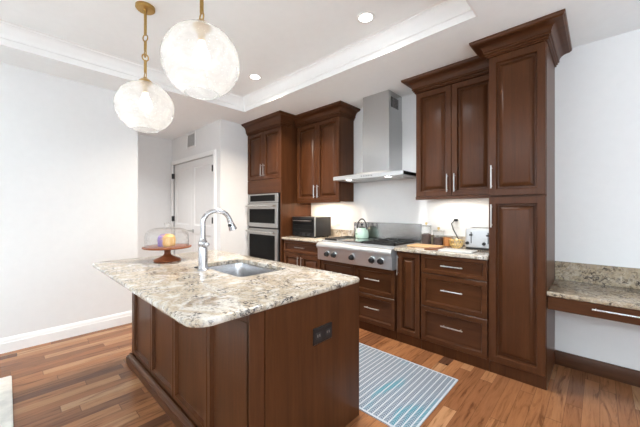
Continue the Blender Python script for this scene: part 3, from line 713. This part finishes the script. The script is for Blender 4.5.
rk.build('rack', M['charcoal'], dr)
MB().box(tx1-0.012, ty0-0.004, tz0+0.004, tx1+0.001, ty0+0.016, tz1-0.004).build('edge_trim', M['nickel'], to)
for kx in (-3.26, -3.16, -3.06, -2.96):
    MB().lathe([(0.016, 0), (0.015, -0.018), (0, -0.019)], (kx, ty0, tz0+0.028), 'Y', 16).build('knob', M['charcoal'], to)
for x in (tx0+0.03, tx1-0.03):
    for y in (ty0+0.04, ty1-0.04): MB().lathe([(0.014, 0), (0.014, 0.017)], (x, y, ZS), n=12).build('foot', M['black'], to)
# kettle on the griddle
kx, ky, kz = -2.27, 3.205, 0.999
kt = thing('kettle', 'mint green stovetop kettle with chrome handle standing on the rangetop', 'kettle', (kx, ky, kz))
MB().lathe([(0.0, 0), (0.08, 0), (0.087, 0.008), (0.089, 0.04), (0.085, 0.075), (0.074, 0.105), (0.057, 0.127), (0.042, 0.136), (0.0, 0.138)], (kx, ky, kz), n=36).build('body', M['mint'], kt)
MB().lathe([(0.0, 0.135), (0.045, 0.136), (0.043, 0.146), (0.025, 0.152), (0.008, 0.154), (0.007, 0.165), (0.016, 0.171), (0.016, 0.188), (0.0, 0.193)], (kx, ky, kz), n=24).build('lid', M['charcoal'], kt)
MB().tube([(kx-0.068, ky, kz+0.095), (kx-0.1, ky, kz+0.125), (kx-0.113, ky, kz+0.15)], [0.024, 0.017, 0.014], 14).build('spout', M['chrome'], kt)
hp = [(kx-0.075*math.cos(a*PI/12)*1.0, ky, kz+0.115+0.135*math.sin(a*PI/12)) for a in range(0, 13)]
MB().tube(hp, 0.008, 10).build('handle', M['charcoal'], kt)
lg = MB()
for k, (a, b) in enumerate(((-0.030, -0.022), (-0.018, -0.008), (-0.004, 0.004), (0.008, 0.018))):
    xx = [(a, 0.052), (b, 0.052), (b, 0.062), (a, 0.062)]
    lg.loops([[(kx+(0.0885+dp)*math.sin((q-0.012)/0.09-0.2), ky-(0.0885+dp)*math.cos((q-0.012)/0.09-0.2), kz+z) for q, z in xx] for dp in (-0.004, 0.0005)])
lg.build('emblem', M['charcoal'], kt)
# glass canisters
def canister(x, y, r, h, fill, label):
    t = thing('glass_canister', label, 'canister', (x, y, ZS), 'glass canisters on the right counter')
    MB().lathe([(r*0.96, 0.004), (r, 0.008), (r, h-0.004), (r-0.002, h)], (x, y, ZS), n=28, cap1=False).build('jar', M['clear'], t)
    MB().lathe([(0.0, 0.007), (r-0.005, 0.007), (r-0.005, fill), (r*0.5, fill+0.006), (0, fill+0.008)], (x, y, ZS), n=24).build('contents', M['coffee'], t)
    MB().lathe([(0.0, h), (r+0.003, h), (r+0.004, h+0.008), (r-0.004, h+0.012), (0, h+0.012)], (x, y, ZS), n=28).build('lid', M['nickel'], t)
    MB().lathe([(0.006, h+0.011), (0.006, h+0.02), (0.015, h+0.028), (0.013, h+0.042), (0, h+0.046)], (x, y, ZS), n=18).build('knob', M['gold'], t)
    MB().lathe([(0.0, 0), (r*0.98, 0), (r*0.98, 0.0038), (0, 0.0038)], (x, y, ZS), n=24).build('base', M['clear'], t)
canister(-1.425, 3.255, 0.054, 0.205, 0.118, 'taller glass canister filled with dark coffee beside the steel back guard')
canister(-1.29, 3.265, 0.056, 0.155, 0.085, 'shorter glass canister half filled with dark beans beside the copper mug')
# copper mug
mg = thing('mug', 'tan copper mug between the glass canister and gold wire basket', 'mug', (-1.19, 3.25, ZS))
MB().lathe([(0.0, 0), (0.034, 0), (0.04, 0.006), (0.044, 0.05), (0.041, 0.095), (0.037, 0.095), (0.039, 0.05), (0.034, 0.012), (0, 0.01)], (-1.19, 3.25, ZS), n=28).build('cup', M['copper'], mg)
MB().tube([(-1.19+0.042+0.02*math.sin(a*PI/8), 3.25, ZS+0.02+0.058*a/8) for a in range(9)], 0.006, 8).build('handle', M['copper'], mg)
# gold wire basket
bx, by = -1.075, 3.18
wb = MB()
for k in range(14):
    a = 2*PI*k/14
    wb.tube([(bx+r*math.cos(a+s), by+r*0.75*math.sin(a+s), ZS+z) for r, z, s in ((0.04, 0.003, 0), (0.056, 0.02, 0.15), (0.066, 0.05, 0.35), (0.07, 0.08, 0.5))], 0.0026, 6)
for r, z in ((0.04, 0.003), (0.061, 0.034), (0.07, 0.08)):
    wb.tube([(bx+r*math.cos(2*PI*k/28), by+r*0.75*math.sin(2*PI*k/28), ZS+z) for k in range(28)], 0.0028, 6, closed=True)
tag(wb.build('wire_basket', M['gold'], loc=(bx, by, ZS)), 'small gold wire basket on the counter left of the toaster', 'basket')
# cutting boards
def board(name, x0, y0, x1, y1, z0, z1, mat, label, rot=0):
    o = slab_rounded(MB(), x0, y0, x1, y1, 0.012, z0, z1, 0.003, 4).build(name, mat, loc=((x0+x1)/2, (y0+y1)/2, z0))
    o.rotation_euler = (0, 0, rot); tag(o, label, 'cutting board'); return o
board('cutting_board', -1.50, 2.93, -1.19, 3.17, ZS, ZS+0.014, M['board'], 'pale wooden cutting board lying in front of the glass canisters')
mbd = thing('cutting_board', 'white marble cutting board with dark wood end lying at the counter front', 'cutting board', (-1.03, 2.89, ZS))
slab_rounded(MB(), -1.115, 2.80, -0.82, 3.0, 0.008, ZS, ZS+0.013, 0.003, 3).build('marble_half', M['marble'], mbd)
slab_rounded(MB(), -1.25, 2.80, -1.1155, 3.0, 0.008, ZS, ZS+0.013, 0.003, 3).build('wood_end', M['walnut'], mbd)
# toaster
q0, q1, r0, r1 = -0.985, -0.705, 3.155, 3.318
tt = thing('toaster', 'brushed steel toaster with black levers on the counter by the pantry', 'toaster', (-0.845, 3.24, ZS))
tb = MB(); L = []
for ins, z in ((0.004, ZS+0.02), (0, ZS+0.024), (0, ZS+0.19), (0.004, ZS+0.204), (0.014, ZS+0.211)):
    L.append([(x, y, z) for x, y in rrect(q0, r0, q1, r1, 0.025, ins, 5)])
tb.loops(L).build('body', M['steel'], tt)
slab_rounded(MB(), q0+0.003, r0+0.003, q1-0.003, r1-0.003, 0.022, ZS, ZS+0.02, 0.003, 4).build('base', M['black'], tt)
sl = MB()
for y in (3.205, 3.265): sl.box(q0+0.04, y-0.012, ZS+0.2105, q1-0.04, y+0.012, ZS+0.2125)
sl.build('slots', M['dark'], tt)
for x in (-0.925, -0.775):
    MB().box(x-0.004, r0-0.0015, ZS+0.06, x+0.004, r0+0.001, ZS+0.17).build('lever_track', M['dark'], tt)
    MB().box(x-0.013, r0-0.024, ZS+0.135, x+0.013, r0-0.0016, ZS+0.15).build('lever', M['black'], tt, bev=0.003)
    MB().lathe([(0.017, 0), (0.015, -0.016), (0, -0.017)], (x-0.035, r0, ZS+0.06), 'Y', 18).build('dial', M['black'], tt)
# wall outlets and cord
def outlet(x, z, label):
    t = thing('wall_outlet', label, 'outlet', (x, YW, z))
    MB().panel((x-0.038, YW-0.0005, z-0.06), X_, Z_, NY, 0.076, 0.12, [(0, 0), (0, 0.004), (0.003, 0.006)]).build('plate', M['white'], t)
    for dz in (-0.026, 0.026):
        MB().box(x-0.017, YW-0.0085, z+dz-0.016, x+0.017, YW-0.0062, z+dz+0.016).build('socket', M['white'], t)
    return t
outlet(-2.80, 1.20, 'white wall outlet between the toaster oven and the kettle')
outlet(-1.13, 1.23, 'white wall outlet with a black plug above the gold wire basket')
pg = thing('power_cord', 'black power cord plugged into the wall outlet above the gold wire basket', 'cord', (-1.13, YW-0.02, 1.256))
MB().box(-1.15, YW-0.04, 1.243, -1.11, YW-0.0087, 1.27).build('plug', M['black'], pg, bev=0.004)
MB().tube([(-1.14, YW-0.04, 1.252), (-1.165, YW-0.055, 1.22), (-1.15, YW-0.05, 1.16), (-1.115, YW-0.045, 1.09), (-1.09, YW-0.04, 1.03), (-1.05, YW-0.045, ZS+0.012), (-0.98, YW-0.038, ZS+0.006)], 0.006, 8).build('cable', M['black'], pg)

# ------------------------------------------------------------------ pendants
def pendant(x, y, zg, label):
    t = thing('pendant_light', label, 'pendant light', (x, y, ZT), 'globe pendants over the island')
    MB().lathe([(0.0, 0), (0.068, 0), (0.068, -0.018), (0.06, -0.026), (0.014, -0.028), (0.012, -0.045), (0, -0.045)], (x, y, ZT), n=36).build('canopy', M['brass'], t)
    R = 0.205; top = zg+R*0.93
    dz0 = zg-2.165
    for a, b in ((ZT-0.04, 2.728+dz0), (2.683+dz0, 2.606+dz0), (2.532+dz0, 2.436+dz0)):
        MB().tube([(x, y, a), (x, y, b)], 0.0105, 12).build('rod', M['brass'], t)
    for zz, ang in ((2.706, 0.5), (2.584, 0.0), (2.554, 1.57)):
        rr = 0.026
        MB().tube([(x+rr*0.85*math.cos(q*PI/10)*math.cos(ang), y+rr*0.85*math.cos(q*PI/10)*math.sin(ang), zz+dz0+rr*math.sin(q*PI/10)) for q in range(20)], 0.0045, 8, closed=True).build('link', M['brass'], t)
    rr = 0.024
    MB().tube([(x+rr*math.cos(q*PI/9), y, top+0.058+rr*math.sin(q*PI/9)) for q in range(18)], 0.004, 8, closed=True).build('link', M['brass'], t)
    MB().lathe([(0.0, 0.042), (0.014, 0.042), (0.016, 0.034), (0.03, 0.028), (0.046, 0.012), (0.048, -0.004), (0.02, -0.008), (0.018, -0.075), (0, -0.076)], (x, y, top), n=28).build('cap', M['brass'], t)
    pr = []
    for k in range(0, 33):
        a = math.radians(77)-k*math.radians(77+64)/32
        pr.append((R*math.cos(a), R*0.955*math.sin(a)))
    MB().lathe(pr, (x, y, zg), n=64, cap0=False, cap1=False).build('globe_shade', M['globe'], t)
    rb_ = R*math.cos(math.radians(64)); zb = -R*0.955*math.sin(math.radians(64))
    MB().tube([(x+rb_*math.cos(q*PI/24), y+rb_*math.sin(q*PI/24), zg+zb) for q in range(48)], 0.004, 8, closed=True).build('shade_rim', M['clear'], t)
    MB().lathe([(0.0, 0.115), (0.016, 0.112), (0.02, 0.085), (0.036, 0.06), (0.045, 0.025), (0.04, -0.006), (0.022, -0.024), (0, -0.03)], (x, y, zg), n=24).build('bulb', M['bulb'], t)
    l = bpy.data.lights.new('pendant_lamp', 'POINT'); l.energy = 0.42; l.color = (1, 0.96, 0.90); l.shadow_soft_size = 0.035
    o = bpy.data.objects.new('pendant_lamp', l); C.objects.link(o); o.parent = t; o.location = (0, 0, zg-ZT-0.08)
    return t
pendant(-2.58, 0.745, 2.165, 'seeded glass globe pendant with brass canopy in view, the farther one')
pendant(-1.608, 0.745, 2.185, 'larger looking seeded glass globe pendant nearer the camera, at the top centre')

# ------------------------------------------------------------------ mats
rm = thing('kitchen_mat', 'blue and white striped woven mat on the floor between island and range', 'mat', (-1.5, 2.06, 0))
slab_rounded(MB(), -2.3, 1.66, -0.828, 2.475, 0.01, 0.001, 0.008, 0.002, 3).build('woven_field', M['rug'], rm)
hm = MB()
for a in ((-2.305, 1.655, -0.823, 1.668), (-2.305, 2.467, -0.823, 2.48), (-0.836, 1.668, -0.823, 2.467), (-2.305, 1.668, -2.292, 2.467)): hm.box(a[0], a[1], 0.0006, a[2], a[3], 0.0088)
hm.build('hem', plain('pale_hem', (0.46, 0.50, 0.55), 0.9), rm)
o = slab_rounded(MB(), -3.50, -2.3, -1.2, 0.03, 0.02, 0.0008, 0.014, 0.004, 4).build('area_rug', M['rug_white'], loc=(-2.35, -1.1, 0))
tag(o, 'cream white rug whose corner lies on the floor at lower left', 'rug')
